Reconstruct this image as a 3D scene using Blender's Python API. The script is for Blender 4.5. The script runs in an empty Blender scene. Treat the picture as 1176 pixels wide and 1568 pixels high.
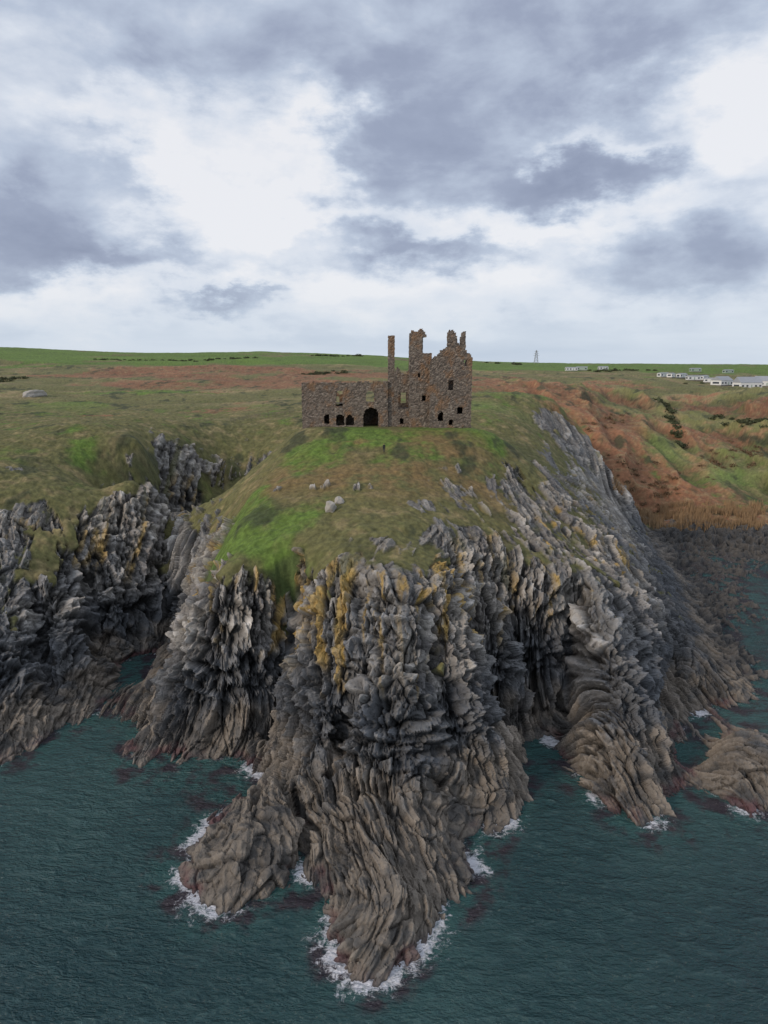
import bpy, math, random
import numpy as np
from mathutils import Vector
random.seed(7); rng=np.random.RandomState(7)
K=1.2
HC=44.0
F=1080.0
PIT=math.radians(11.7); cp=math.cos(PIT); sp=math.sin(PIT)
def ray(px,py):
    u=(px-588)/F; v=(784-py)/F
    return (u, cp+sp*v, -sp+cp*v)
def byY(px,py,Y):
    d=ray(px,py); t=Y/d[1]; return (d[0]*t, Y, HC+d[2]*t)
def byZ(px,py,z):
    d=ray(px,py); t=(z-HC)/d[2]; return (d[0]*t, d[1]*t, z)

# ---------------- noise ----------------
PERM=rng.permutation(256).astype(np.int32)
ga=rng.rand(256)*2*np.pi
GX=np.cos(ga).astype(np.float32); GY=np.sin(ga).astype(np.float32)
RV=rng.rand(256).astype(np.float32)
def h2(i,j,s=0): return PERM[(PERM[(i+s*37)&255]+j)&255]
def perlin(x,y,s=0):
    x=np.asarray(x,np.float32); y=np.asarray(y,np.float32)
    xf=np.floor(x); yf=np.floor(y); i=xf.astype(np.int32); j=yf.astype(np.int32)
    a=x-xf; b=y-yf
    u=a*a*a*(a*(a*6-15)+10); v=b*b*b*(b*(b*6-15)+10)
    def g(di,dj):
        k=h2(i+di,j+dj,s); return GX[k]*(a-di)+GY[k]*(b-dj)
    n0=g(0,0); n1=g(1,0); n2=g(0,1); n3=g(1,1)
    p=n0+u*(n1-n0); q=n2+u*(n3-n2)
    return (p+v*(q-p))*1.5
def fbm(x,y,o=4,s=0,r=.5):
    t=0;a=1;n=0
    for k in range(o):
        t=t+a*perlin(x*(2.03**k)+k*17.3,y*(2.03**k)-k*9.1,s+k); n+=a; a*=r
    return t/n
def ridged(x,y,s=0): return 0.55-1.9*np.abs(perlin(x,y,s))
def facet(c,a,s=0):
    ci=np.floor(c).astype(np.int32); ai=np.floor(a).astype(np.int32)
    f1=np.full(c.shape,9.,np.float32); f2=f1.copy(); kk=np.zeros(c.shape,np.int32)
    rx=np.zeros(c.shape,np.float32); ry=rx.copy()
    for di in (-1,0,1):
        for dj in (-1,0,1):
            k=h2(ci+di,ai+dj,s)
            dx=c-(ci+di+RV[k]); dy=a-(ai+dj+RV[(k+91)&255])
            d=dx*dx+dy*dy
            n=d<f1
            f2=np.where(n,f1,np.minimum(f2,d))
            f1=np.where(n,d,f1); kk=np.where(n,k,kk); rx=np.where(n,dx,rx); ry=np.where(n,dy,ry)
    edge=np.sqrt(f2)-np.sqrt(f1)
    k2=(kk+53)&255
    h=(RV[k2]-.5)+GX[k2]*rx*1.1+GY[k2]*ry*.5
    return h,edge,RV[(kk+11)&255]
def saw(u,w=.16):
    f=u-np.floor(u)
    return np.where(f<1-w,f/(1-w),(1-f)/w)-.5
def sst(a,b,x):
    t=np.clip((x-a)/(b-a),0,1); return t*t*(3-2*t)

# ---------------- terrain control points ----------------
W=None
C=[]
def add(l,veg=0.,brk=0.):
    for t in l:
        px,py,Y=t[:3]; v=t[3] if len(t)>3 else veg; b=t[4] if len(t)>4 else brk
        p=byZ(px,py,0.) if Y is None else byY(px,py,Y)
        C.append((p[0],p[1],p[2],v,b))
add([(0,1172,W),(40,1160,W),(75,1128,W),(110,1110,W),(160,1080,W),(200,1055,W),(235,1045,W),(-150,1200,W),
(245,1120,W),(250,1185,W),(290,1197,W),(355,1165,W),(372,1142,W),(400,1178,W),(420,1186,W),(395,1212,W),
(345,1235,W),(290,1290,W),(275,1340,W),(300,1390,W),(350,1402,W),(400,1390,W),(440,1345,W),(480,1330,W),(503,1355,W),(508,1400,W),(515,1450,W),
(520,1500,W),(570,1498,W),(610,1472,W),(640,1432,W),(680,1412,W),(718,1372,W),(735,1310,W),(770,1260,W),(795,1210,W),(800,1135,W),
(830,1128,W),(862,1135,W),(880,1190,W),(920,1225,W),(960,1252,W),(1010,1265,W),(1030,1200,W),(1035,1150,W),(1050,1100,W),(1075,1075,W),(1110,1080,W),
(1092,1222,W),(1150,1250,W),(1176,1235,W),(1095,1100,W),(1155,1045,W),(1125,985,W),(1090,950,W),(1050,885,W),
(185,1165,W),(215,1177,W),(240,1150,W),(195,1110,W)])
add([(575,1440,45.3),(570,1400,47.5),(580,1350,50.5),(590,1300,53.5),(600,1250,57),(600,1200,60),(610,1150,62.5),(600,1100,64),(610,1050,66),(600,1000,68.5),(590,950,71.5),(580,900,75,.0),
(590,850,81,.35),(590,800,89,.8),(590,750,99,.8),(590,700,112,1),(590,655,128,1)])
add([(650,1350,52),(660,1300,55),(680,1250,60),(690,1200,63.5),(720,1150,66),(740,1100,68.5),(720,1000,73),(690,950,74.5),(690,900,78,.0),(700,850,86,.35),(720,800,95,.52),(740,750,106,.5),(750,700,117,.9),(740,660,126,1)])
add([(545,1400,48),(540,1330,52.5),(540,1260,57.5),(540,1180,62.5),(530,1100,66),(530,1000,71),(530,930,74.5)])
add([(400,1300,55),(420,1250,59.7),(375,1255,60),(470,1270,57.7),(330,1310,55.2),(360,1350,52.4),(330,1360,52),(440,1150,68),(460,1100,70),(470,1050,71.5),(470,1000,73),(480,950,75),(490,900,78,.0),(480,850,83,.7),
(430,850,85,.9),(430,800,92,1),(440,750,101,.75),(470,700,113,1),(465,660,126,1),(390,820,90,1)])
add([(400,1100,75.5),(415,1000,79),(320,1100,75.5),(300,1140,75),(300,1000,77.5),(285,960,79),(355,1000,77),(350,950,78),(330,900,80.5),(350,860,84,.6),(365,800,94,1),(385,760,104,.85),(405,720,115,.75),(262,1040,79),(215,1115,76.3)])
add([(830,1100,80.5),(840,1050,83),(840,1000,84),(830,950,84.5),(830,900,87,.0),(850,850,95,.3),(860,800,108,.42),(870,760,120,.42),(800,750,114,.45),(790,810,98,.45),(800,705,121,.8)])
add([(960,1180,66),(960,1150,68),(950,1080,73),(930,1000,78.5),(920,950,82),(905,905,86,.1),(890,855,97,.25),(910,815,112,.35),(900,1120,73),(1000,1120,73),(1000,1060,83),(1005,1010,86.5),(990,960,89.5),(970,905,94.5,.1),(965,890,106,.2),
(1040,985,95),(1090,1040,89),(1125,1065,87),(1120,1140,71),(1140,1180,67),(1110,1165,69),(1145,1120,73)])
add([(0,1100,77),(0,1000,84),(0,900,93,.25),(0,850,98,.45),(0,750,110,.65),(0,700,122,.9),(0,660,145,1),(100,1050,87),(100,1000,90),(100,900,99,.2),(110,800,108,.5),(120,740,118,.85),(130,700,130,1),(60,820,104,.55),
(180,1000,101),(180,950,103),(180,900,106,.1),(190,800,114,.4),(210,720,122,.5),(220,680,138,.9),(-200,1000,80),(-200,850,92,.4),(-200,700,115,1)])
add([(240,905,128,.15),(270,850,138,.45),(300,800,146,.65),(340,750,155,.65),(370,700,163,.6),(330,705,158,.65),(280,690,151,.5),(410,660,172,.7),(450,640,180,1),(250,760,131,.35),(300,655,165,.95)],.5,.15)
add([(300,640,200),(100,640,190),(-200,640,180),(200,610,265,1,.3),(400,610,265,1,.4),(0,605,260,1,.2),(600,605,260,1,.4),
(0,570,430,1,.3),(150,580,380,1,.5),(300,575,400,1,.8),(430,580,380,1,.8),(600,580,380,1,.6),(760,580,380,1,.6),
(0,545,620,1,.1),(200,552,600,1,.1),(400,550,600,1,.2),(588,558,600,1,.3),
(-300,525,800),(0,531,800),(200,541,800),(400,538,800),(588,545,800),(760,555,800),(900,561,700,1,.3),(1176,566,620,1,.3),(1020,566,620,1,.5),(1500,566,620,1,.5),(1130,558,1000,1,.7)],1,.1)
add([(780,605,195,1,.2),(850,612,200,1,.6),(865,660,187,.2,.4),(905,700,184,.1,.4),(930,722,184,.1,.5),(800,650,165,1,.1),(840,690,160,.5,.3),(740,630,170,1,.1),
(960,792,200,1,1),(1000,830,172,.3,.5),(1060,822,176,.4,.8),(1150,812,181,.6,.8),(1176,830,170,.3,.4),(1050,780,198,1,1),(1150,780,198,1,.6),
(1000,750,212,1,1),(950,752,203,.6,1),(1050,700,240,1,.7),(1040,650,290,1,.5),(1020,620,340,1,.6),(930,640,260,.6,.8),(960,600,330,1,.6),(870,590,300,1,.5),(1000,590,400,1,.7),
(1176,750,215,1,.5),(1176,700,230,1,.6),(1176,650,260,1,.9),(1120,650,275,1,.9),(1150,612,300,1,1),(1176,597,330,1,.5),(1080,602,360,1,.6),(1100,582,450,1,.3),(1400,640,260,1,.6),(1400,760,200,1,.6)])
def world(l,veg=1.,b=.2):
    for x,y,z in l: C.append((x,y,z,veg,b))
world([(0,150,30.5),(-14,148,29.5),(14,148,30),(0,185,31),(-5,135,33),(14,129,33),(-14,129,33),(0,1500,30),(-900,1500,30),(900,1500,30),(0,3000,0),(-2400,3000,0),(2400,3000,0)])
for px,py in [(0,1300),(0,1500),(100,1210),(150,1300),(200,1230),(230,1400),(100,1450),(400,1480),(300,1500),(455,1400),(460,1460),(500,1560),(150,1160),(60,1230),(700,1520),(720,1440),(800,1340),(800,1450),(850,1250),(835,1190),(900,1310),(1000,1400),(1100,1350),(1176,1310),(1060,1160),(1060,1230),(1176,1500),(900,1560),(220,1260),(165,1130),(-200,1300),(1400,1300),(255,1240),(1300,1100)]:
    p=byZ(px,py,0.); C.append((p[0],p[1],-3.,0,0))
for px,py in [(1176,1060),(1176,950),(1110,900),(1176,880),(1100,860),(1040,850),(1300,900),(1150,990),(225,1000),(375,1195),(1120,1090)]:
    p=byZ(px,py,0.); C.append((p[0],p[1],-.9,0,0))
world([(-30,38,-5),(0,36,-4),(30,38,-5)],0,0)
C=np.array(C,np.float64)
def solve():
    P=C[:,:2]; d=np.sqrt(((P[:,None]-P[None])**2).sum(2)+4.0)
    n=len(P); A=np.zeros((n+1,n+1)); A[:n,:n]=-d+np.eye(n)*.8; A[:n,n]=1; A[n,:n]=1
    return np.linalg.solve(A,np.append(C[:,2],0))
wt=solve()
def ev(x,y):
    x=x.ravel().astype(np.float32); y=y.ravel().astype(np.float32)
    z=np.empty_like(x); v=np.empty_like(x); b=np.empty_like(x)
    P=C.astype(np.float32); w=wt.astype(np.float32); ch=30000
    for i in range(0,len(x),ch):
        d2=(x[i:i+ch,None]-P[None,:,0])**2+(y[i:i+ch,None]-P[None,:,1])**2
        z[i:i+ch]=-np.sqrt(d2+4.)@w[:-1]+w[-1]
        q=1/(d2+2.); q=q*q
        s=q.sum(1); v[i:i+ch]=q@P[:,3]/s; b[i:i+ch]=q@P[:,4]/s
    return z,v,b
ys=[38.];
while ys[-1]<3000:
    Y=ys[-1]
    dy=.085 if Y<100 else (.085+.2*(Y-100)/100 if Y<200 else .285+.015*(Y-200))
    ys.append(Y+dy)
ys=np.array(ys,np.float32); NR=len(ys)
NCc=1250
ss=np.linspace(-.80,.80,NCc).astype(np.float32)
GY2,GS=np.meshgrid(ys,ss,indexing='ij'); X=GS*GY2; Y=GY2.copy()
ri=np.unique(np.append(np.arange(0,NR,3),NR-1)); ci=np.unique(np.append(np.arange(0,NCc,3),NCc-1))
zc,vc,bc=[a.reshape(len(ri),len(ci)) for a in ev(X[np.ix_(ri,ci)],Y[np.ix_(ri,ci)])]
def up(a):
    fi=np.interp(np.arange(NR),ri,np.arange(len(ri))); i0=np.minimum(fi.astype(int),len(ri)-2); f=(fi-i0)[:,None].astype(np.float32)
    t=a[i0]*(1-f)+a[i0+1]*f
    fj=np.interp(np.arange(NCc),ci,np.arange(len(ci))); j0=np.minimum(fj.astype(int),len(ci)-2); g=(fj-j0)[None].astype(np.float32)
    return t[:,j0]*(1-g)+t[:,j0+1]*g
Z=up(zc); VG=up(vc); BK=up(bc)
def line(pts,w,dep):
    P=[byY(*p)[:2] for p in pts]
    best=np.full(X.shape,1e9,np.float32)
    for a,b in zip(P[:-1],P[1:]):
        ax,ay=a; bx,by=b; L=(bx-ax)**2+(by-ay)**2
        t=np.clip(((X-ax)*(bx-ax)+(Y-ay)*(by-ay))/L,0,1)
        best=np.minimum(best,(X-ax-t*(bx-ax))**2+(Y-ay-t*(by-ay))**2)
    return dep*np.exp(-best/(w*w))
def spot(l):
    o=np.zeros(X.shape,np.float32)
    for q in l:
        px,py,Yu,rr=q[:4]; ry=q[4] if len(q)>4 else rr*1.25
        p=byY(px,py,Yu); o=np.maximum(o,np.exp(-((X-p[0])/rr)**2-((Y-p[1])/ry)**2))
    return o
Zs=sst(1.,6.,Z)
Z=Z-Zs*line([(438,880,83),(425,1000,78),(400,1130,74),(405,1180,71)],1.3,6.5)
Z=Z-Zs*line([(735,890,81),(765,1000,77),(800,1125,78)],1.7,6.5)
Z=Z-Zs*line([(790,930,84),(815,1020,82),(830,1100,80)],1.3,4.)
Z=Z-Zs*line([(880,930,88),(862,1050,82),(866,1125,78)],1.2,4.0)
Z=Z-Zs*line([(1030,960,95),(1035,1080,86)],1.3,3.0)
Z=Z-Zs*line([(262,870,120),(245,960,104),(240,1040,92)],3.,6.0)
Z=Z-Zs*line([(60,900,95),(75,1000,87),(80,1090,80)],1.5,3.0)
Z=Z-Zs*line([(140,860,105),(150,960,97),(150,1060,89)],1.5,3.0)
Z=Z-Zs*line([(560,1010,69),(520,1090,66.5),(500,1160,64)],.9,2.5)
Z=Z-Zs*line([(670,960,74),(665,1060,68),(700,1150,66)],.8,2.0)
Z=Z+line([(600,920,75),(650,1020,69),(640,1120,65)],2.2,1.4)
Z=Z+line([(480,960,76),(520,1050,70),(470,1140,67)],1.6,1.0)
Z=Z+line([(350,1320,53.5),(400,1260,59)],1.5,.7)
Z=Z-line([(450,1210,61),(520,1190,61),(600,1195,60)],1.2,1.2)
Z=Z-line([(445,1330,54.5),(470,1250,58.5),(450,1200,62)],.8,1.6)
Z=Z+3.0*fbm(X/90,Y/65,3,110)*sst(210,270,Y)*(1-sst(560,700,Y))
def normals(X,Y,Z):
    P=np.stack([X,Y,Z],-1)
    du=np.gradient(P,axis=1); dv=np.gradient(P,axis=0)
    N=np.cross(du,dv); N/=np.linalg.norm(N,axis=-1,keepdims=True)+1e-9
    return N
def wblur(a,n):
    for ax in (0,1):
        p=np.concatenate([np.repeat(np.take(a,[0],ax),n+1,ax),a,np.repeat(np.take(a,[-1],ax),n,ax)],ax).astype(np.float64)
        c_=np.cumsum(p,ax); L_=a.shape[ax]
        a=((np.take(c_,range(2*n+1,2*n+1+L_),ax)-np.take(c_,range(0,L_),ax))/(2*n+1)).astype(np.float32)
    return a
N=normals(X,Y,wblur(Z,5))
nz=N[...,2]
AX,AY=0.,118.
dx=X-AX; dyy=AY-Y
wx=perlin(X/14,Y/14,3); wy=perlin(X/14+5,Y/14+9,4)
ang=np.arctan2(dx+wx*2,np.maximum(dyy,-30)+45)
rad=np.hypot(dx,dyy)
lw=1-sst(-38,-29,X)
ca=ang*95; cb=X*.95-(118-Y)*.12-18
cc=ca*(1-lw)+cb*lw+1.8*wx+.6*perlin(X/5,(Y-Z)/9,8)
lowz=1-sst(5,10,Z)
al=rad*(1-lw)+(118-Y)*lw+2.0*wy-Z*(1.25-.75*lowz)
rb=ridged(cc/10,al/34,10)
r1=ridged(cc/4.6,al/26,11); r2=ridged(cc/2.0,al/13,12); r3=ridged(cc/.9,al/7,13)
near=(Y<270)
cn=cc[near]; an=al[near]; xn=X[near]; yn=Y[near]; zn=Z[near]
pj=perlin(cn/3.,an/5.,15); pk=perlin(cn/1.3,an/3.,16)
def strip(c,s): return RV[PERM[(np.floor(c).astype(np.int32)+s)&255]]
h1,e1,q1=facet(cn/2.5,an/7.+.15*pj,21)
an2=an+5*strip(cn/1.25,3)
h2_,e2,q2=facet(cn/1.05,an2/3.0+.1*pk,22)
h3,e3,q3=facet(cn/.45,(an+3*strip(cn/.6,9))/1.15,23)
sa_=saw(cn/1.55+.45*pj+q1*.5)*(.6+.8*pj); sb_=saw(cn/.62+.35*pk+q2*.6,.22)
# stepped cross-joints, random per strip
st_=saw((an+9*strip(cn/1.9+.2*pj,31))/4.2,.12)
fine=fbm(xn/.5,(yn-zn)/.6,2,31)
def mk(v,b=0.):
    o=np.zeros(X.shape,np.float32)+b; o[near]=v; return o
H1=mk(h1);H2=mk(h2_);H3=mk(h3);FN=mk(fine);SA=mk(sa_);SB=mk(sb_);ST=mk(st_)
CR=mk((1-sst(0,.08,e1))*.4+(1-sst(0,.10,e2))*.2+(1-sst(0,.16,e3))*.06)
Q=mk(q2*.6+q1*.4,.5)
n5=fbm(X/6,Y/6,4,41); n20=fbm(X/22,Y/22,4,45); n1=fbm(X/1.6,Y/1.6,3,51)
outc=spot([(425,745,102,2.5,1.6),(500,748,101,3.4,1.8),(565,758,99,3,1.8),(650,775,96,3.5,2.5),(700,755,103,3,2.5),(780,760,108,4),(730,810,92,3.5,2.5),(840,780,112,4),(860,740,122,4),(820,820,98,3),(790,720,117,3,2),(840,710,124,3),(680,830,88,3,2),(760,840,90,3,2),
  (20,715,118,3,2),(60,790,108,3),(20,800,103,3),(160,770,112,3),(210,690,130,3),(270,700,148,4),(240,740,128,3.5),(400,700,160,4)])
clf=spot([(905,690,186,8,9),(878,655,189,6,8),(935,728,186,6,7)])
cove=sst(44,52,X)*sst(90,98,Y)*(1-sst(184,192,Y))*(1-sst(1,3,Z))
vv=VG+.42*n5+.22*n1+(nz-.62)*.8-.16*r2-.12*H1*2-.78*outc*(.65+.9*n1)-1.1*clf*(.75+.5*n1)-.8*cove-sst(2.5,.5,Z)*0
vv=vv-.5*(1-sst(2,6,Z))*(Y<160)
vegm=sst(.44,.54,vv)
vegm=np.where((VG>.97)&(outc+clf<.2),np.maximum(vegm,sst(.3,.6,VG+.2*n5)),vegm)
vegm=np.where(Y>300,1.,vegm)
rock=1-vegm
amp=.55+.45*sst(-1,6,Z)
steep=1-sst(.62,.93,nz)
hi=sst(19,24,Z)
amp=amp*(.45+.22*lowz+(.55-.22*lowz)*steep)*(1-.45*hi)
amp=np.where((X>0),amp*(1-.35*sst(30,50,X)*sst(85,100,Y)),amp)
D=rock*(amp*(1.2*rb+.85*r1+.35*r2+.12*r3+1.1*H1+.8*H2+.32*H3+.75*SA+.30*SB+.55*ST)+.10*FN-CR*.9*amp)
und=.9*n20*sst(60,100,Y)
D=D+vegm*(und+.45*n5+.3*n1-.05)*np.where(Y>300,0,1)
D=D+vegm*np.where(Y>300,1,0)*(1.2*fbm(X/50,Y/50,4,61)+.35*fbm(X/9,Y/9,2,62))
vs_=sst(40,60,X)*sst(150,190,Y)*(1-sst(320,420,Y))*sst(2,8,Z)
D=D+vs_*(3.6*ridged(X/26+.4*n20,Y/70,64)+1.5*ridged(X/9,Y/30,65)-.6)
D=D+cove*(1.3*ridged(X/3.5,Y/4,71)+1.0*ridged(X/1.3,Y/1.6,72)+1.3*fbm(X/11,Y/14,2,73)+1.2*sst(145,175,Y)+.10)
pl=np.exp(-(((X)/17.)**4+((Y-133)/8.)**4))
D=D*(1-pl)
X2=X+N[...,0]*D; Y2=Y+N[...,1]*D; Z2=Z+N[...,2]*D
Z2=Z2*(1-pl)+(33.0)*pl
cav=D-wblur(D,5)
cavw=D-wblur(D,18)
# ---------------- colours ----------------
def col(r,g,b): return np.array([r,g,b],np.float32)
def mix(a,b,f): return a*(1-f[...,None])+b*f[...,None]
sh=X.shape+(3,)
rk=np.broadcast_to(col(.195,.18,.16),sh).copy()
rk=mix(rk,col(.33,.315,.295),sst(-.1,.55,n1+.4*(Q-.5)*2+.3*r2))
rk=mix(rk,col(.12,.112,.106),sst(.4,.75,Q+.3*n5))
rk=mix(rk,col(.11,.118,.13),sst(-.1,.4,n20+.3*n5)*.55)
zz=Z2+2.4*n5+1.2*n1
off=3.2*sst(15,32,np.abs(X-2))
dark=sst(3.8,6.2,zz+off)*(1-sst(10,14.5,zz+off))
rk=mix(rk,col(.045,.051,.060),dark*.78)  # wet black lichen zone, with overhang shade painted into the band
low=1-sst(4.2,6.5,zz+off*.5)
brn=mix(np.broadcast_to(col(.155,.132,.108),sh),col(.068,.064,.06),sst(-.15,.4,n1+n5+.5*(Q-.5)))
rk=mix(rk,brn,low*.85)
rk=rk*(1+1.2*np.clip(cav,-.35,.5)+.30*np.clip(cavw,-1.2,1.3))[...,None]  # crevices darkened, crests lightened: relief shading painted into the rock colour
li=sst(9.5,13.,Z2+n5)*(1-sst(20.5,23,Z2))*sst(.10,.34,fbm(X/1.7,(Y-Z)/2.6,4,81)+.25*perlin(X/14,Y/14,82)+.25*np.exp(-((X+9)/11.)**2)-.09)*(1-sst(60,120,np.abs(X)+Y*.3))
rk=mix(rk,col(.45,.29,.055),li*.72*sst(-.7,.2,cavw))
ol=sst(.1,.5,fbm(X/3.,(Y-Z)/3.,3,85)-.1)*sst(13,17,Z2)
rk=mix(rk,col(.13,.13,.055),ol*.6)
alg=(1-sst(.25,.85,Z2+.5*n1))
rk=mix(rk,col(.12,.05,.055),alg*sst(-.1,.4,n5+.3*n20)*.75)
rk=mix(rk,col(.03,.028,.03),(1-sst(-.1,.2,Z2)))
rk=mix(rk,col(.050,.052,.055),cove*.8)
g1=fbm(X/9,Y/9,4,91); g2=fbm(X/3,Y/3,3,92); g3=fbm(X/70,Y/110,4,93); g4=fbm(X/30,Y/40,4,95); gs=fbm(X/.8,Y/.8,2,94)
bright=col(.105,.165,.032); olive=col(.130,.125,.050); straw=col(.26,.205,.105); brk=col(.22,.10,.055); dk=col(.042,.05,.026)
ve=np.broadcast_to(bright,sh).copy()
tongue=spot([(400,840,87,7),(380,800,94,7),(375,770,101,5),(440,860,84,5),(470,690,114,5),(560,675,121,6),(650,665,124,6),(720,663,125,6)])
ve=mix(ve,olive,sst(-.35,.15,g1+.4*g2+(1-VG)*.9-.8*tongue+.15))
ve=mix(ve,straw,sst(.05,.5,g2+.5*g1+.2*BK-.5*tongue)*.65)
warm=spot([(440,730,106,6),(520,735,104,6),(680,700,115,8),(600,730,104,6),(720,730,108,7),(540,681,117,4,2),(640,740,106,6)])
ve=mix(ve,straw*col(.72,.60,.52),warm*.85*sst(-.5,.2,g2+g1))
far=sst(190,260,Y)
ve=mix(ve,mix(np.broadcast_to(olive*1.1,sh),straw,sst(-.1,.35,g4+.4*g1)),far*.85)
gg=far*sst(.03,.18,g3*1.0+.9*g4-.12+.75*sst(450,600,Y)-.4*BK)
ve=mix(ve,bright*col(1.0,1.0,1.),gg)
bsp=spot([(240,585,330,38,22),(420,585,340,45,28),(170,572,420,50,40),(330,560,480,70,40),(325,622,218,13,12),(770,590,300,40,40),(150,640,195,9,6),(560,570,420,50,40)])
bb=sst(.40,.60,BK*.8+.55*bsp+.5*g1*(1-far*.5)+.7*g4*far+.25*g2-.12*far)*(1-sst(520,600,Y))
ve=mix(ve,mix(np.broadcast_to(brk,sh),straw,sst(-.1,.5,g2+g1*.5)*.55),bb*.92)
gst=spot([(770,612,200,9,5),(790,600,225,6,14),(720,625,180,12,6),(1010,700,245,5,12),(1120,730,222,9,5)])
ve=mix(ve,col(.15,.21,.06),gst*.7)
ve=mix(ve,dk,sst(.16,.4,fbm(X/5,Y/9,4,97)+.5*fbm(X/24,Y/30,2,98)-.02)*.8*sst(-.3,.2,n20+.3*far)*(1-sst(480,560,Y)))
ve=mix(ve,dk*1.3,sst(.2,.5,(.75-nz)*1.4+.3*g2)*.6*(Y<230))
ve=ve*(1+.5*gs+.25*np.clip(cavw,-1,1))[...,None]  # random tone, plus painted shading of hollows and humps
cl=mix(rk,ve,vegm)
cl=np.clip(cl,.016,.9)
# ---------------- mesh helpers ----------------
def link(o): bpy.context.scene.collection.objects.link(o); return o
def gridmesh(name,x,y,z,attrs,smooth=True):
    nr,nc=x.shape
    me=bpy.data.meshes.new(name); nv=nr*nc
    me.vertices.add(nv)
    me.vertices.foreach_set('co',np.stack([x,y,z],-1).astype(np.float32).ravel())
    idx=np.arange(nv,dtype=np.int32).reshape(nr,nc)
    q=np.stack([idx[:-1,:-1],idx[:-1,1:],idx[1:,1:],idx[1:,:-1]],-1).reshape(-1,4)
    nf=len(q)
    me.loops.add(nf*4); me.loops.foreach_set('vertex_index',q.ravel())
    me.polygons.add(nf); me.polygons.foreach_set('loop_start',np.arange(0,nf*4,4,dtype=np.int32))
    if isinstance(smooth,bool): sm_=np.full(nf,smooth)
    else: sm_=smooth[:-1,:-1].ravel()
    me.polygons.foreach_set('use_smooth',sm_)
    me.update(calc_edges=True)
    for k,a in attrs.items():
        if a.ndim==3:
            at=me.attributes.new(k,'FLOAT_COLOR','POINT'); rgba=np.ones((nv,4),np.float32); rgba[:,:3]=a.reshape(-1,3)
            at.data.foreach_set('color',rgba.ravel())
        else:
            at=me.attributes.new(k,'FLOAT','POINT'); at.data.foreach_set('value',a.astype(np.float32).ravel())
    return link(bpy.data.objects.new(name,me))
class NT:
    def __init__(s,tree): s.t=tree; tree.nodes.clear()
    def n(s,ty,ins=None,**kw):
        nd=s.t.nodes.new(ty)
        for k,v in kw.items(): setattr(nd,k,v)
        for k,v in (ins or {}).items():
            so=nd.inputs[k]
            if isinstance(v,bpy.types.NodeSocket): s.t.links.new(v,so)
            else: so.default_value=v
        return nd
    def m(s,op,a,b=0.,c=0.,clamp=False):
        nd=s.n('ShaderNodeMath',{0:a,1:b,2:c},operation=op); nd.use_clamp=clamp; return nd.outputs[0]
    def noise(s,vec,scale,detail=4,rough=.5,dist=0.):
        return s.n('ShaderNodeTexNoise',{'Vector':vec,'Scale':scale,'Detail':detail,'Roughness':rough,'Distortion':dist}).outputs[0]
    def ramp(s,f,stops):
        nd=s.n('ShaderNodeValToRGB',{0:f}); e=nd.color_ramp.elements
        while len(e)<len(stops): e.new(.5)
        for i,(p,c) in enumerate(stops):
            e[i].position=p; e[i].color=(*c,1) if len(c)==3 else c
        return nd.outputs[0]
    def mixc(s,f,a,b,bt='MIX'):
        nd=s.n('ShaderNodeMix',None,data_type='RGBA',blend_type=bt)
        for i,v in ((0,f),(6,a),(7,b)):
            so=nd.inputs[i]
            if isinstance(v,bpy.types.NodeSocket): s.t.links.new(v,so)
            else: so.default_value=v if i==0 else (*v,1)
        return nd.outputs[2]
    def sm(s,v,a,b):
        return s.n('ShaderNodeMapRange',{0:v,1:a,2:b},interpolation_type='SMOOTHSTEP').outputs[0]
def mat(name):
    m=bpy.data.materials.new(name); m.use_nodes=True; return m,NT(m.node_tree)
def simple(name,c,rough=.8,var=.3,scale=3.,bump=.0,metal=0.):
    m,t=mat(name); co=t.n('ShaderNodeTexCoord').outputs['Object']
    nz_=t.noise(co,scale,5)
    f=t.m('MULTIPLY_ADD',nz_,2*var,1-var)
    cc_=t.n('ShaderNodeVectorMath',{0:c,1:t.n('ShaderNodeCombineXYZ',{0:f,1:f,2:f}).outputs[0]},operation='MULTIPLY').outputs[0]
    b=t.n('ShaderNodeBsdfPrincipled',{'Base Color':cc_,'Roughness':rough,'Metallic':metal})
    if bump: t.t.links.new(t.n('ShaderNodeBump',{'Height':nz_,'Strength':bump}).outputs[0],b.inputs['Normal'])
    t.n('ShaderNodeOutputMaterial',{0:b.outputs[0]}); return m
mt,t=mat('headland_ground')
pos=t.n('ShaderNodeNewGeometry').outputs['Position']
at=t.n('ShaderNodeAttribute',attribute_name='Col').outputs['Color']
vg=t.n('ShaderNodeAttribute',attribute_name='veg').outputs['Fac']
wet=t.n('ShaderNodeAttribute',attribute_name='wet').outputs['Fac']
na=t.noise(pos,2.2,5,.7); nb=t.noise(pos,.6,4,.6)
vo=t.n('ShaderNodeTexVoronoi',{'Vector':pos,'Scale':1.1},feature='DISTANCE_TO_EDGE').outputs[0]
f=t.m('ADD',t.m('MULTIPLY',na,1.1),t.m('MULTIPLY_ADD',nb,.7,.1))
fv=t.n('ShaderNodeCombineXYZ',{0:f,1:f,2:f}).outputs[0]
c1=t.n('ShaderNodeVectorMath',{0:at,1:fv},operation='MULTIPLY').outputs[0]
hgt=t.m('ADD',t.m('MULTIPLY',na,.6),t.m('MULTIPLY',t.m('MINIMUM',vo,.12),t.m('SUBTRACT',1.,vg)))
bp=t.n('ShaderNodeBump',{'Height':hgt,'Strength':.6,'Distance':.7}).outputs[0]
b=t.n('ShaderNodeBsdfPrincipled',{'Base Color':c1,'Roughness':t.m('MULTIPLY_ADD',wet,-.35,.92),'Normal':bp,'Specular IOR Level':.3})
t.n('ShaderNodeOutputMaterial',{0:b.outputs[0]})
wetv=dark*.5+alg*.9
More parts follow.
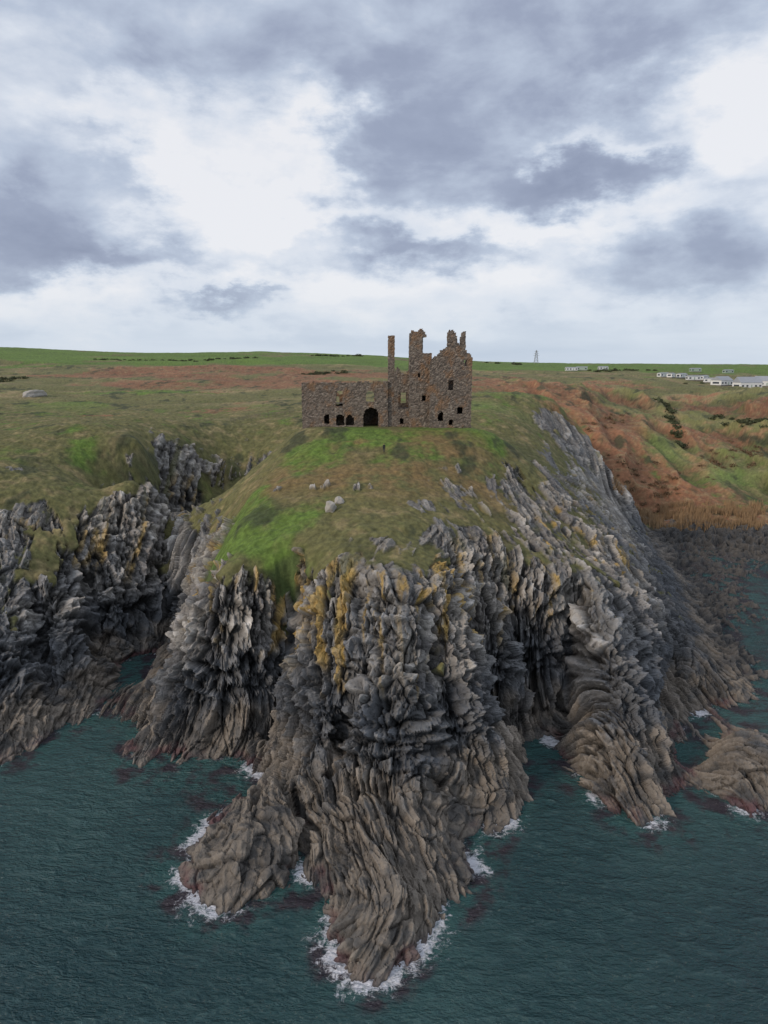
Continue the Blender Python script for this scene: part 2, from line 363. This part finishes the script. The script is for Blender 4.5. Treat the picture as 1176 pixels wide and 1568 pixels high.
ter=gridmesh('headland_terrain',X2*K,Y2*K,Z2*K,{'Col':cl,'veg':vegm,'wet':np.clip(wetv,0,1)*rock},smooth=(vegm>.5))
ter.data.materials.append(mt)
def gz(x,y):
    x/=K; y/=K
    r=np.clip(np.searchsorted(ys,y),1,NR-1); c=int(np.clip(round((x/y+.8)/1.6*(NCc-1)),0,NCc-1))
    f=(y-ys[r-1])/(ys[r]-ys[r-1])
    return float(Z2[r-1,c]*(1-f)+Z2[r,c]*f)*K
def at_px(px,Yu):
    x=(px-588)/F*Yu/1.01
    return x*K,Yu*K,gz(x*K,Yu*K)
# ---------------- sea ----------------
def axis(a,b,st,far):
    l=[a]; d=st
    while l[-1]>-far: d*=1.25; l.append(l[-1]-d)
    l=l[::-1]; l+=list(np.arange(a+st,b,st)); d=st
    while l[-1]<far: d*=1.25; l.append(l[-1]+d)
    return np.array(l,np.float32)
xa=axis(-75,110,.3,12000.); ya=axis(36,190,.3,12000.)
SY,SX=np.meshgrid(ya,xa,indexing='ij')
ys_=np.clip(SY,38,2900); r=np.clip(np.searchsorted(ys,ys_),1,NR-1); c=np.clip(((SX/ys_+.8)/1.6*(NCc-1)).round().astype(int),0,NCc-1)
zt=np.where((SY<39)|(np.abs(SX/ys_)>.79),-4,Z2[r,c])
land=(zt>0).astype(np.float32)
n2=wblur(wblur(land,3),3); n3=wblur(wblur(land,8),8)
shal=np.clip(sst(-2.6,-.2,zt),0,1)
fpt=np.zeros(SX.shape,np.float32)
for px,py,rr in [(300,1395,3.),(285,1345,1.8),(295,1290,1.6),(500,1460,3.),(530,1510,3.),(640,1450,3.4),(745,1425,2.),(785,1262,2.2),(740,1325,1.6),(470,1340,1.4),(380,1178,2.),(255,1190,1.4),(1020,1272,1.7),(910,1225,1.3),(1150,1250,1.7),(840,1135,1.2),(325,1262,1.8),(600,1500,2.2),(1070,1090,1.5)]:
    p=byZ(px,py,0); fpt=np.maximum(fpt,np.exp(-((SX-p[0])**2+(SY-p[1])**2)/(rr*rr)))
pn_=fbm(SX/3,SY/3,3,101)
foam=np.clip(n2*1.4*np.clip(.13+.4*pn_+1.0*fpt,0,1)*(1+1.2*pn_)+fpt*n3*1.5,0,1)
foam[(SY<37)|(SY>200)]=0
sea=gridmesh('sea_water',SX*K,SY*K,0*SX,{'foam':foam,'shal':np.clip(shal*.6+n3*.9,0,1)})
ms,t=mat('sea_water')
pos=t.n('ShaderNodeNewGeometry').outputs['Position']
mp=t.n('ShaderNodeMapping',{'Vector':pos,'Rotation':(0,0,.5),'Scale':(1,2.1,1)}).outputs[0]
w1=t.noise(mp,.38,3,.6,.4); w2=t.noise(mp,1.3,4,.65,.3); w3=t.noise(mp,.09,2,.5)
hh=t.m('ADD',t.m('MULTIPLY',w1,1.1),t.m('ADD',t.m('MULTIPLY',w2,.5),t.m('MULTIPLY',w3,1.3)))
bp=t.n('ShaderNodeBump',{'Height':hh,'Strength':1.,'Distance':1.5}).outputs[0]
fa=t.n('ShaderNodeAttribute',attribute_name='foam').outputs['Fac']
sa=t.n('ShaderNodeAttribute',attribute_name='shal').outputs['Fac']
big=t.noise(pos,.03,3,.5)
base=t.mixc(t.sm(big,.35,.65),(.019,.056,.064),(.040,.094,.097))
base=t.mixc(t.m('MULTIPLY',t.sm(w1,.5,.75),.45),base,(.07,.14,.145))
pn=t.noise(pos,.25,4,.6)
base=t.mixc(t.m('MULTIPLY',sa,.6),base,(.040,.12,.112))
base=t.mixc(t.m('MULTIPLY',t.sm(sa,.05,.5),t.sm(pn,.44,.6)),base,(.040,.034,.044))
fnz=t.noise(pos,1.2,8,.8,.9); fn2=t.noise(pos,.4,4,.6,1.)
ff=t.m('ADD',fa,t.m('ADD',t.m('MULTIPLY_ADD',fnz,3.6,-1.8),t.m('MULTIPLY_ADD',fn2,1.6,-.8)))
ff=t.m('MULTIPLY',t.sm(ff,.34,.95),t.sm(fa,.03,.2))
wc=t.noise(mp,1.0,6,.75,.5)
cap=t.m('MULTIPLY',t.sm(wc,.68,.76),.35)
ff=t.m('MAXIMUM',ff,cap)
base=t.mixc(ff,base,(.66,.67,.72))
b=t.n('ShaderNodeBsdfPrincipled',{'Base Color':base,'Roughness':t.m('MULTIPLY_ADD',ff,.7,.10),'IOR':1.333,'Normal':bp})
t.n('ShaderNodeOutputMaterial',{0:b.outputs[0]}); sea.data.materials.append(ms)

# ---------------- castle ----------------
mc,t=mat('castle_stone')
co=t.n('ShaderNodeNewGeometry').outputs['Position']
n_a=t.noise(co,.30,4,.6); n_b=t.noise(co,1.6,5,.7)
mpc=t.n('ShaderNodeMapping',{'Vector':co,'Scale':(2.0,2.0,3.6)}).outputs[0]
v1=t.n('ShaderNodeTexVoronoi',{'Vector':mpc,'Scale':1.},feature='F1')
ve1=t.n('ShaderNodeTexVoronoi',{'Vector':mpc,'Scale':1.},feature='DISTANCE_TO_EDGE').outputs[0]
sc=t.n('ShaderNodeSeparateColor',{0:v1.outputs['Color']}).outputs[0]
cs=t.ramp(sc,[(0,(.13,.108,.092)),(.4,(.20,.163,.135)),(.75,(.25,.205,.168)),(1,(.33,.285,.24))])
cs=t.mixc(t.m('MULTIPLY',t.sm(n_a,.50,.66),.6),cs,(.33,.175,.08))
cs=t.mixc(t.m('MULTIPLY',t.sm(n_b,.48,.72),.6),cs,(.07,.066,.062))
cs=t.mixc(t.m('MULTIPLY',t.m('SUBTRACT',1.,t.sm(ve1,.0,.09)),.5),cs,(.06,.056,.05))
bp=t.n('ShaderNodeBump',{'Height':t.m('ADD',t.m('MINIMUM',ve1,.15),t.m('MULTIPLY',n_b,.3)),'Strength':1.,'Distance':.4}).outputs[0]
b=t.n('ShaderNodeBsdfPrincipled',{'Base Color':cs,'Roughness':.95,'Normal':bp,'Specular IOR Level':.2})
t.n('ShaderNodeOutputMaterial',{0:b.outputs[0]})
castle=link(bpy.data.objects.new('ruined_castle',None)); castle.location=(0,129*K,33.0*K)
PX=.1205*K
def cx(px): return (px-588)*PX
def cz(py): return (656-py)*PX
def wall(name,prof,ops,thick,y0,along='x',xo=0.,cell=.3,rag=.35):
    xs=[p[0] for p in prof]; zs=[p[1] for p in prof]
    x0=min(xs); n=max(1,int(round((max(xs)-x0)/cell))); zb=-1.8; mz=int((max(zs)-zb)/cell)+2
    rr=random.Random(name)
    M=[[False]*mz for _ in range(n)]
    jag=0
    for i in range(n):
        x=x0+(i+.5)*cell
        jag=jag*.5+rr.uniform(-rag,rag)
        tp=float(np.interp(x,xs,zs))+jag
        for j in range(mz):
            z=zb+(j+.5)*cell
            if z>tp: continue
            ok=True
            for o in ops:
                a0,a1,b0,b1,ar=o
                if a0<x<a1 and b0<z<b1:
                    if ar:
                        w=(a1-a0)/2; top=b1-w
                        if z>top and ((x-(a0+a1)/2)**2+(z-top)**2)>w*w: continue
                    ok=False;break
            M[i][j]=ok
    V={};vl=[];fc=[]
    def v(i,j,s):
        k=(i,j,s)
        if k not in V:
            q=random.Random(i*7919+j*104729+s*31+len(name))
            a=x0+i*cell+q.uniform(-.08,.08); z=zb+j*cell+q.uniform(-.08,.08); d=(0 if s==0 else thick)+q.uniform(-.07,.07)
            V[k]=len(vl); vl.append((a,y0+d,z) if along=='x' else (xo+d,y0+a,z))
        return V[k]
    g=lambda i,j:0<=i<n and 0<=j<mz and M[i][j]
    for i in range(n):
        for j in range(mz):
            if not M[i][j]: continue
            fc.append((v(i,j,0),v(i+1,j,0),v(i+1,j+1,0),v(i,j+1,0)))
            fc.append((v(i,j+1,1),v(i+1,j+1,1),v(i+1,j,1),v(i,j,1)))
            if not g(i-1,j): fc.append((v(i,j,0),v(i,j+1,0),v(i,j+1,1),v(i,j,1)))
            if not g(i+1,j): fc.append((v(i+1,j+1,0),v(i+1,j,0),v(i+1,j,1),v(i+1,j+1,1)))
            if not g(i,j+1): fc.append((v(i,j+1,0),v(i+1,j+1,0),v(i+1,j+1,1),v(i,j+1,1)))
            if not g(i,j-1): fc.append((v(i+1,j,0),v(i,j,0),v(i,j,1),v(i+1,j,1)))
    me=bpy.data.meshes.new(name); me.from_pydata(vl,[],fc); me.update(); me.materials.append(mc)
    o=link(bpy.data.objects.new(name,me)); o.parent=castle; return o
def pr(l): return [(cx(a),cz(b)) for a,b in l]
def op(a,b,t_,bt,ar=0): return (cx(a),cx(b),cz(bt),cz(t_),ar)
wall('wing_front_wall',pr([(463,591),(480,589),(520,591),(550,589),(594,588)]),
 [op(514,526,602,624),op(560,573,602,618,1),op(496,505,637,651,1),op(515,527,637,653,1),op(530,541,638,653,1),op(557,580,627,670,1)],1.2,2.,rag=.15)
wall('wing_back_wall',pr([(463,604),(500,600),(530,612),(560,596),(594,600)]),[op(558,574,600,620,1),op(505,516,612,626)],1.1,9.5)
wall('wing_end_wall',[(3.2,cz(592)),(6,cz(594)),(9.5,cz(602))],[],1.1,0.,'y',cx(463)+.02)
wall('stair_chimney',pr([(594,520),(604,519)]),[],1.5,2.6,rag=.12,cell=.29)
wall('hall_front_wall',pr([(603.5,574),(610,568),(618,577),(626,572)]),[op(609,627.5,603,628,1),op(612,619,643,652)],1.2,2.3)
wall('hall_back_wall',pr([(594,585),(610,590),(626,580),(656,570)]),[op(614,624,606,622)],1.1,9.4)
wall('tower_front_wall',pr([(626,517),(631,513),(645,514),(651,521),(652,530),(660,546)]),[(cx(644),cx(662),cz(546),cz(523),0),op(645,651,608,616),op(638,642,575,582)],1.2,.4)
wall('tower_side_wall',[(1.6,cz(516)),(4,cz(518)),(5.5,cz(530)),(7,cz(575))],[],1.0,0.,'y',cx(626)+.03)
wall('tower_inner_wall',[(1.6,cz(523)),(3,cz(526)),(4.5,cz(560)),(9,cz(575))],[],1.0,0.,'y',cx(639))
wall('block_front_wall',pr([(656,562),(661,551),(671,544),(680,539),(682,517),(684,514),(694,515),(695,531),(700,533),(701,517),(708,516),(709,544),(715,549),(719,557)]),
 [op(684,690.5,586,601),op(669,677.5,632,646,1),op(697,706,624,635,1),op(686,691,643,651),op(706,710,556,564)],1.3,-1.2,rag=.2)
wall('block_left_wall',[(.2,cz(563)),(3,cz(572)),(6,cz(565)),(9,cz(575))],[(3,4.2,6,8,1)],1.2,0.,'y',cx(656)+.02)
wall('block_right_wall',[(.2,cz(556)),(3,cz(560)),(6,cz(566)),(9,cz(560))],[],1.2,0.,'y',cx(719)-1.23)
wall('block_back_wall',pr([(657,575),(670,560),(690,570),(705,552),(718,566)]),[op(684,690,586,600)],1.1,9.05)
def slab(name,x0,x1,y0,y1,z):
    me=bpy.data.meshes.new(name); nx=12; ny=6; vl=[];fc=[]
    for s in (0,1):
        for i in range(nx+1):
            for j in range(ny+1): vl.append((x0+(x1-x0)*i/nx,y0+(y1-y0)*j/ny,z+s*.45+random.uniform(-.08,.08)))
    I=lambda s,i,j:s*(nx+1)*(ny+1)+i*(ny+1)+j
    for i in range(nx):
        for j in range(ny):
            fc.append((I(1,i,j),I(1,i+1,j),I(1,i+1,j+1),I(1,i,j+1))); fc.append((I(0,i,j+1),I(0,i+1,j+1),I(0,i+1,j),I(0,i,j)))
    me.from_pydata(vl,[],fc); me.materials.append(mc); o=link(bpy.data.objects.new(name,me)); o.parent=castle
slab('wing_vault_floor',cx(464)+.6,cx(594),3.1,9.6,cz(627)+.4)
slab('hall_vault_floor',cx(594)+.1,cx(657),3.4,9.5,cz(632))
slab('block_vault_floor',cx(657)+.9,cx(718)-.9,.2,9.1,cz(622))

# ---------------- clumps ----------------
def clumps(name,pts,material,ntri=70,flat=.6,leaf=.28):
    V=[];Fc=[]
    for (x,y,z,r) in pts:
        for k in range(ntri):
            d=rng.normal(size=3); d/=np.linalg.norm(d); q=r*(.55+.5*rng.rand())*(1+.3*math.sin(3*d[0]*5+x))
            c_=np.array([x,y,z])+d*np.array([q,q,q*flat])+np.array([0,0,r*flat*.2])
            if c_[2]<z-.3: c_[2]=z+rng.rand()*r*.3
            a=rng.normal(size=3)*leaf*r*.6; b_=rng.normal(size=3)*leaf*r*.6
            i=len(V); V+= [tuple(c_-a),tuple(c_+b_),tuple(c_+a-b_*.6)]; Fc.append((i,i+1,i+2))
    me=bpy.data.meshes.new(name); me.from_pydata(V,[],Fc); me.materials.append(material)
    return link(bpy.data.objects.new(name,me))
mg=simple('gorse_leaf',(.055,.065,.028),.9,.6,.4)
mbk=simple('bracken_frond',(.15,.095,.05),.9,.5,.3)
pts=[]
def seg(p0,Y0,p1,Y1,n,r0,r1,j=6):
    for i in range(n):
        f_=rng.rand(); px=p0+(p1-p0)*f_+rng.normal()*2; Yu=Y0+(Y1-Y0)*f_+rng.normal()*j
        x,y,z=at_px(px,Yu); pts.append((x,y,z,r0+(r1-r0)*rng.rand()**2))
seg(150,600,330,590,45,1.2,3,5); seg(330,600,420,620,14,1.5,3.5,5); seg(468,440,530,450,26,1.5,3.,4); seg(0,350,45,360,10,1.5,3)
seg(480,700,560,740,16,2,5,5); seg(740,700,800,700,12,2,4,6); seg(900,560,1000,560,22,2,4,8)
seg(1005,330,1030,290,16,1.5,4,5); seg(1030,290,1045,250,20,1.2,3.,3); seg(1090,290,1176,262,40,1,2.6,5); seg(1176,400,1040,430,16,1.,2.2,5)
clumps('gorse_bushes',pts,mg,80,.45)
pts=[]
seg(930,210,1050,215,60,.7,1.8,8); seg(1080,235,1176,240,50,.7,1.6,6); seg(850,215,960,270,30,.7,1.6,8)
clumps('bracken_patches',pts,mbk,50,.5)
V=[];Fc=[]
for k in range(12000):
    px=rng.uniform(945,1190); Yu=rng.uniform(177,203)
    if fbm(np.array([px/25.]),np.array([Yu/6.]),2,5)[0]<-.05: continue
    x,y,z=at_px(px,Yu)
    if z<.6: continue
    h=rng.uniform(1.4,2.8); a=rng.uniform(0,6.3); w=.16; dx_,dy_=math.cos(a)*w,math.sin(a)*w; lx,ly=rng.normal(0,.25,2)
    i=len(V); V+=[(x-dx_,y-dy_,z-.2),(x+dx_,y+dy_,z-.2),(x+lx,y+ly,z+h)]; Fc.append((i,i+1,i+2))
me=bpy.data.meshes.new('reed_bed'); me.from_pydata(V,[],Fc); me.materials.append(simple('reed_straw',(.30,.20,.11),.9,.4,.2)); link(bpy.data.objects.new('reed_bed',me))

# ---------------- boulders ----------------
import bmesh
mb=simple('pale_boulder_stone',(.34,.32,.29),.9,.35,1.2,.6)
def boulder(name,px,Yu,sx,sy,sz,seed,sink=.25):
    bm=bmesh.new(); bmesh.ops.create_icosphere(bm,subdivisions=4,radius=1)
    for v in bm.verts:
        p=v.co
        rs=random.Random(seed)
        for _ in range(12):
            d=Vector((rs.gauss(0,1),rs.gauss(0,1),rs.gauss(0,1))).normalized(); lim=rs.uniform(.55,.85)
            k=p.dot(d)
            if k>lim: p-=d*(k-lim)
        n_=float(fbm(np.array([p.x*2+seed]),np.array([p.y*2+p.z*1.7]),3,5)[0]); p*=1+.16*n_
        v.co=Vector((p.x*sx,p.y*sy,p.z*sz))
    me=bpy.data.meshes.new(name); bm.to_mesh(me); bm.free(); me.materials.append(mb)
    o=link(bpy.data.objects.new(name,me)); x,y,z=at_px(px,Yu); o.location=(x,y,z+sz*(1-2*sink)*.5); o.rotation_euler=(0,random.uniform(-.2,.2),seed)
boulder('boulder',55,270,6.,4,2.6,1)
boulder('boulder',503,93,1.3,1.1,1.2,2); boulder('boulder',517,95,.9,.8,.9,3)

# ---------------- static caravans ----------------
mw=simple('caravan_white_panel',(.72,.73,.72),.5,.08,.5); mgr=simple('caravan_green_panel',(.35,.43,.36),.5,.08,.5)
mrf=simple('caravan_roof',(.30,.32,.35),.7,.15,.6); mdk=simple('window_glass',(.04,.05,.07),.15,.2,1.); msk=simple('caravan_skirt',(.2,.18,.16),.9,.2,1.)
def boxm(name,x0,x1,y0,y1,z0,z1,m,par,bev=.0):
    bm=bmesh.new(); bmesh.ops.create_cube(bm,size=1)
    for v in bm.verts: v.co=Vector(((x0+x1)/2+v.co.x*(x1-x0),(y0+y1)/2+v.co.y*(y1-y0),(z0+z1)/2+v.co.z*(z1-z0)))
    if bev: bmesh.ops.bevel(bm,geom=bm.edges[:],offset=bev,segments=2,affect='EDGES')
    me=bpy.data.meshes.new(name); bm.to_mesh(me); bm.free(); me.materials.append(m); o=link(bpy.data.objects.new(name,me)); o.parent=par; return o
def caravan(px,Yu,L=11,Wd=3.8,rot=0.,m=None,name='static_caravan',H=2.6,rh=.6,lift=0):
    m=m or mw; e=link(bpy.data.objects.new(name,None)); x,y,z=at_px(px,Yu); e.location=(x,y,z+.1+lift); e.rotation_euler=(0,0,rot)
    a=L/2;b_=Wd/2
    boxm('skirt',-a+.1,a-.1,-b_+.1,b_-.1,-1.5,.5,msk,e); boxm('body',-a,a,-b_,b_,.5,.5+H,m,e,.08)
    zt=.5+H; o=.2
    vl=[(-a-o,-b_-o,zt),(a+o,-b_-o,zt),(a+o,b_+o,zt),(-a-o,b_+o,zt),(-a-o,0,zt+rh),(a+o,0,zt+rh)]
    vl=[(p[0],p[1],p[2]+.01) for p in vl]
    me=bpy.data.meshes.new('roof'); me.from_pydata(vl,[],[(0,1,5,4),(2,3,4,5),(0,4,3),(1,2,5),(3,2,1,0)]); me.materials.append(mrf); r_=link(bpy.data.objects.new('roof',me)); r_.parent=e
    n=int(L//2.6)
    for i in range(n):
        xc=-a+(i+.5)*L/n
        if i==n//2: boxm('door',xc-.42,xc+.42,-b_-.03,-b_+.02,.55,2.55,mgr,e)
        else: boxm('window_%d'%i,xc-.7,xc+.7,-b_-.03,-b_+.02,1.35,2.4,mdk,e)
    boxm('end_window',-a-.03,-a+.02,-b_*.6,b_*.6,1.3,2.5,mdk,e)
for px,Yu,L,rot in [(872,560,11,.1),(888,565,10,-.2),(920,575,9,.2),(1012,470,10,.5),(1024,455,9,.9),(1040,462,9,.6),(1058,446,10,.1),(1074,455,11,.8),(1085,440,10,-.3),(1060,560,10,.1),(1110,560,10,.3)]:
    caravan(px,Yu,L,3.8,rot,random.choice([mw,mw,mw,mgr]))
caravan(1102,395,12,8,.5,mw,'bungalow',3.,2.6)
caravan(1141,385,15,9,.15,mw,'bungalow',3.4,3.6)
caravan(1170,400,14,9,-.4,mw,'bungalow',3.2,3.2)
# ---------------- pylon / fence ----------------
mme=simple('galvanised_steel',(.3,.31,.33),.5,.1,1.,0,.6); mwd=simple('weathered_wood',(.2,.17,.13),.9,.3,4.)
def beams(name,segs,w,m):
    V=[];Fc=[]
    for a,b_ in segs:
        a=Vector(a);b_=Vector(b_);d=(b_-a).normalized(); u=d.orthogonal().normalized()*w/2; q=d.cross(u)
        i=len(V)
        for p in (a,b_):
            for s_,t_ in ((1,1),(-1,1),(-1,-1),(1,-1)): V.append(tuple(p+u*s_+q*t_))
        Fc+=[(i,i+1,i+5,i+4),(i+1,i+2,i+6,i+5),(i+2,i+3,i+7,i+6),(i+3,i,i+4,i+7),(i,i+3,i+2,i+1),(i+4,i+5,i+6,i+7)]
    me=bpy.data.meshes.new(name); me.from_pydata(V,[],Fc); me.materials.append(m); return link(bpy.data.objects.new(name,me))
x,y,z=at_px(818,780); sg=[]; Hh=17.; lv=[0,4,7.5,10.5,13,15,17]
wd=lambda h:2.2*(1-h/Hh)+.45
for i,h in enumerate(lv[:-1]):
    h2q=lv[i+1]; a=wd(h); b_=wd(h2q)
    cn_=[(-1,-1),(1,-1),(1,1),(-1,1)]
    for k in range(4):
        s=cn_[k]; s2=cn_[(k+1)%4]
        sg.append(((x+s[0]*a,y+s[1]*a,z+h),(x+s[0]*b_,y+s[1]*b_,z+h2q))); sg.append(((x+s[0]*a,y+s[1]*a,z+h),(x+s2[0]*b_,y+s2[1]*b_,z+h2q)))
        sg.append(((x+s[0]*b_,y+s[1]*b_,z+h2q),(x+s2[0]*b_,y+s2[1]*b_,z+h2q)))
for h,l in ((10.5,4),(13,3.3),(15.5,2.6)): sg.append(((x-l,y,z+h),(x+l,y,z+h)))
beams('lattice_pylon',sg,.22,mme)
sg=[];pv=None
for i in range(16):
    px=352+i*6.5; x,y,z=at_px(px,178+i*.9); sg.append(((x,y,z-.3),(x,y,z+1.25)))
    if pv:
        for h in (.5,.85,1.15): sg.append(((pv[0],pv[1],pv[2]+h),(x,y,z+h)))
    pv=(x,y,z)
fe=beams('post_and_wire_fence',sg,.07,mwd)
# ---------------- person ----------------
def person(px,Yu):
    mpn,t=mat('person_clothing'); z_=t.n('ShaderNodeSeparateXYZ',{0:t.n('ShaderNodeTexCoord').outputs['Object']}).outputs[2]
    cr=t.ramp(t.m('MULTIPLY',z_,1/1.8),[(0,(.02,.02,.02)),(.06,(.03,.035,.05)),(.48,(.03,.035,.05)),(.5,(.02,.022,.028)),(.84,(.02,.022,.028)),(.85,(.38,.22,.16)),(.94,(.38,.22,.16)),(.95,(.03,.02,.015))])
    for n_ in t.t.nodes:
        if n_.type=='VALTORGB': n_.color_ramp.interpolation='CONSTANT'
    b=t.n('ShaderNodeBsdfPrincipled',{'Base Color':cr,'Roughness':.85}); t.n('ShaderNodeOutputMaterial',{0:b.outputs[0]})
    vs=[(0,0,.95,.15,.11),(0,0,1.15,.15,.11),(0,0,1.38,.17,.11),(0,0,1.50,.06,.06),(0,-.01,1.58,.08,.09),(0,-.01,1.68,.085,.10),(0,-.01,1.75,.05,.06)]
    ed=[(0,1),(1,2),(2,3),(3,4),(4,5),(5,6)]
    for s in (-1,1):
        i=len(vs); vs+=[(s*.19,0,1.42,.065,.065),(s*.25,.02,1.15,.05,.05),(s*.24,-.08,.92,.038,.038),(s*.24,-.1,.84,.03,.042)]
        ed+=[(2,i),(i,i+1),(i+1,i+2),(i+2,i+3)]
        for f_ in range(4):
            j=len(vs); yy=-.135+f_*.024; L=[.075,.085,.08,.06][f_]
            vs+=[(s*.24,yy,.80,.01,.01),(s*.235,yy,.80-L*.5,.009,.009),(s*.225,yy,.80-L,.008,.008)]; ed+=[(i+3,j),(j,j+1),(j+1,j+2)]
        j=len(vs); vs+=[(s*.225,-.15,.83,.011,.011),(s*.215,-.165,.79,.009,.009)]; ed+=[(i+3,j),(j,j+1)]
        k=len(vs); vs+=[(s*.1,0,.86,.095,.1),(s*.12,-.02,.48,.065,.07),(s*.13,.02,.09,.045,.05),(s*.14,-.12,.04,.045,.035)]
        ed+=[(0,k),(k,k+1),(k+1,k+2),(k+2,k+3)]
    me=bpy.data.meshes.new('person'); me.from_pydata([v[:3] for v in vs],ed,[]); o=link(bpy.data.objects.new('person',me))
    sk=o.modifiers.new('skin','SKIN'); 
    for i,v in enumerate(vs): me.skin_vertices[0].data[i].radius=(v[3],v[4])
    me.skin_vertices[0].data[0].use_root=True
    su=o.modifiers.new('sub','SUBSURF'); su.levels=1; su.render_levels=1
    me.materials.append(mpn)
    x,y,z=at_px(px,Yu); o.location=(x,y,z); o.rotation_euler=(0,0,.4)
    return o
try: person(588,113.5)
except Exception as ex:
    print('PERSON',ex)

# ---------------- sky ----------------
w=bpy.data.worlds.new('World'); bpy.context.scene.world=w; w.use_nodes=True; t=NT(w.node_tree)
try:
    w.cycles.sampling_method='MANUAL'; w.cycles.sample_map_resolution=512
except Exception as ex: print(ex)
SD=Vector((-.72,-.48,.44)).normalized()
sky=t.n('ShaderNodeTexSky',sky_type='NISHITA'); sky.sun_disc=False; sky.sun_elevation=math.asin(SD.z); sky.sun_rotation=math.atan2(SD.x,SD.y)
g=t.n('ShaderNodeTexCoord').outputs['Generated']; s=t.n('ShaderNodeSeparateXYZ',{0:g})
az=t.m('ARCTAN2',s.outputs[0],s.outputs[1]); el=t.m('ARCSINE',s.outputs[2])
v0=t.n('ShaderNodeCombineXYZ',{0:az,1:t.m('MULTIPLY',el,1.9),2:0.}).outputs[0]
wn=t.n('ShaderNodeTexNoise',{'Vector':v0,'Scale':7.,'Detail':6.,'Roughness':.6}).outputs['Color']
wo=t.n('ShaderNodeVectorMath',{0:wn,1:(.5,.5,.5)},operation='SUBTRACT').outputs[0]
wo=t.n('ShaderNodeVectorMath',{0:wo,1:(.36,.18,0)},operation='MULTIPLY').outputs[0]
vb=t.n('ShaderNodeVectorMath',{0:t.n('ShaderNodeCombineXYZ',{0:az,1:el,2:0.}).outputs[0],1:wo},operation='ADD').outputs[0]
acc=0.0
for px,py,sx,sy,a in [(600,10,800,80,.2),(330,80,120,50,.12),(260,215,130,65,-.40),(140,160,60,30,-.25),(465,185,50,45,-.42),(380,310,130,60,-.40),(175,240,60,55,.46),(40,250,70,80,.22),(40,330,90,35,.2),(130,398,210,36,.48),
 (680,190,160,95,.42),(560,290,70,45,.24),(920,262,130,36,.5),(1110,170,110,60,-.48),(900,215,60,16,-.3),(640,372,170,24,.42),(335,466,75,14,.55),(1070,425,140,45,.36),(1080,50,180,45,.28),(200,455,300,20,-.25),(560,435,320,22,-.28),(800,335,250,22,-.35),(480,350,120,30,-.2),(600,480,600,22,-.15)]:
    d=ray(px,py); a0=math.atan2(d[0],d[1]); e0=math.atan2(d[2],math.hypot(d[0],d[1]))
    q=t.n('ShaderNodeVectorMath',{0:vb,1:(a0,e0,0)},operation='SUBTRACT').outputs[0]
    q=t.n('ShaderNodeVectorMath',{0:q,1:(F/sx,F/sy,0)},operation='MULTIPLY').outputs[0]
    q=t.n('ShaderNodeVectorMath',{0:q,1:q},operation='DOT_PRODUCT').outputs['Value']
    e_=t.m('EXPONENT',t.m('MULTIPLY',q,-1.))
    acc=t.m('MULTIPLY_ADD',e_,a,acc)
cnz=t.noise(v0,5.5,7,.56,.2)
v1=t.n('ShaderNodeCombineXYZ',{0:az,1:t.m('MULTIPLY',el,7.),2:3.}).outputs[0]
lowb=t.n('ShaderNodeMapRange',{0:el,1:.02,2:.12}).outputs[0]
str_=t.noise(v1,3.,5,.5)
den=t.m('ADD',t.m('ADD',.28,acc),t.m('ADD',t.m('MULTIPLY',t.m('MULTIPLY_ADD',cnz,1.3,-.65),lowb),t.m('MULTIPLY',t.m('MULTIPLY_ADD',str_,.8,-.4),t.m('SUBTRACT',1.,lowb))))
den=t.m('MAXIMUM',t.m('MINIMUM',den,1.),0.)
cc_=t.ramp(den,[(0,(.87,.88,.92)),(.22,(.72,.77,.86)),(.42,(.51,.58,.71)),(.66,(.35,.40,.53)),(1,(.26,.30,.42))])
hz=t.m('SUBTRACT',1.,t.sm(el,.0,.12))
cc_=t.mixc(t.m('MULTIPLY',hz,.5),cc_,(.58,.69,.82))
cc_=t.n('ShaderNodeVectorMath',{0:cc_,1:(10.,10.,10.)},operation='MULTIPLY').outputs[0]
fin=t.mixc(.93,sky.outputs[0],cc_)
bg=t.n('ShaderNodeBackground',{0:fin,1:.1}); t.n('ShaderNodeOutputWorld',{0:bg.outputs[0]})
L=bpy.data.lights.new('sun','SUN'); L.energy=1.8; L.angle=math.radians(10); L.color=(1,.84,.68)
lo=link(bpy.data.objects.new('sun',L)); lo.rotation_euler=(-SD).to_track_quat('-Z','Y').to_euler()
# ---------------- camera ----------------
cam=bpy.data.cameras.new('camera'); co_=link(bpy.data.objects.new('camera',cam)); co_.location=(0,0,HC*K); co_.rotation_euler=(math.pi/2-PIT,0,0)
cam.sensor_fit='VERTICAL'; cam.sensor_height=24; cam.sensor_width=18; cam.lens=F/1568*24; cam.clip_end=40000; cam.clip_start=.5
sc_=bpy.context.scene; sc_.camera=co_
sc_.view_settings.view_transform='Standard'; sc_.view_settings.look='None'; sc_.view_settings.exposure=0
print('verts',NR*NCc)
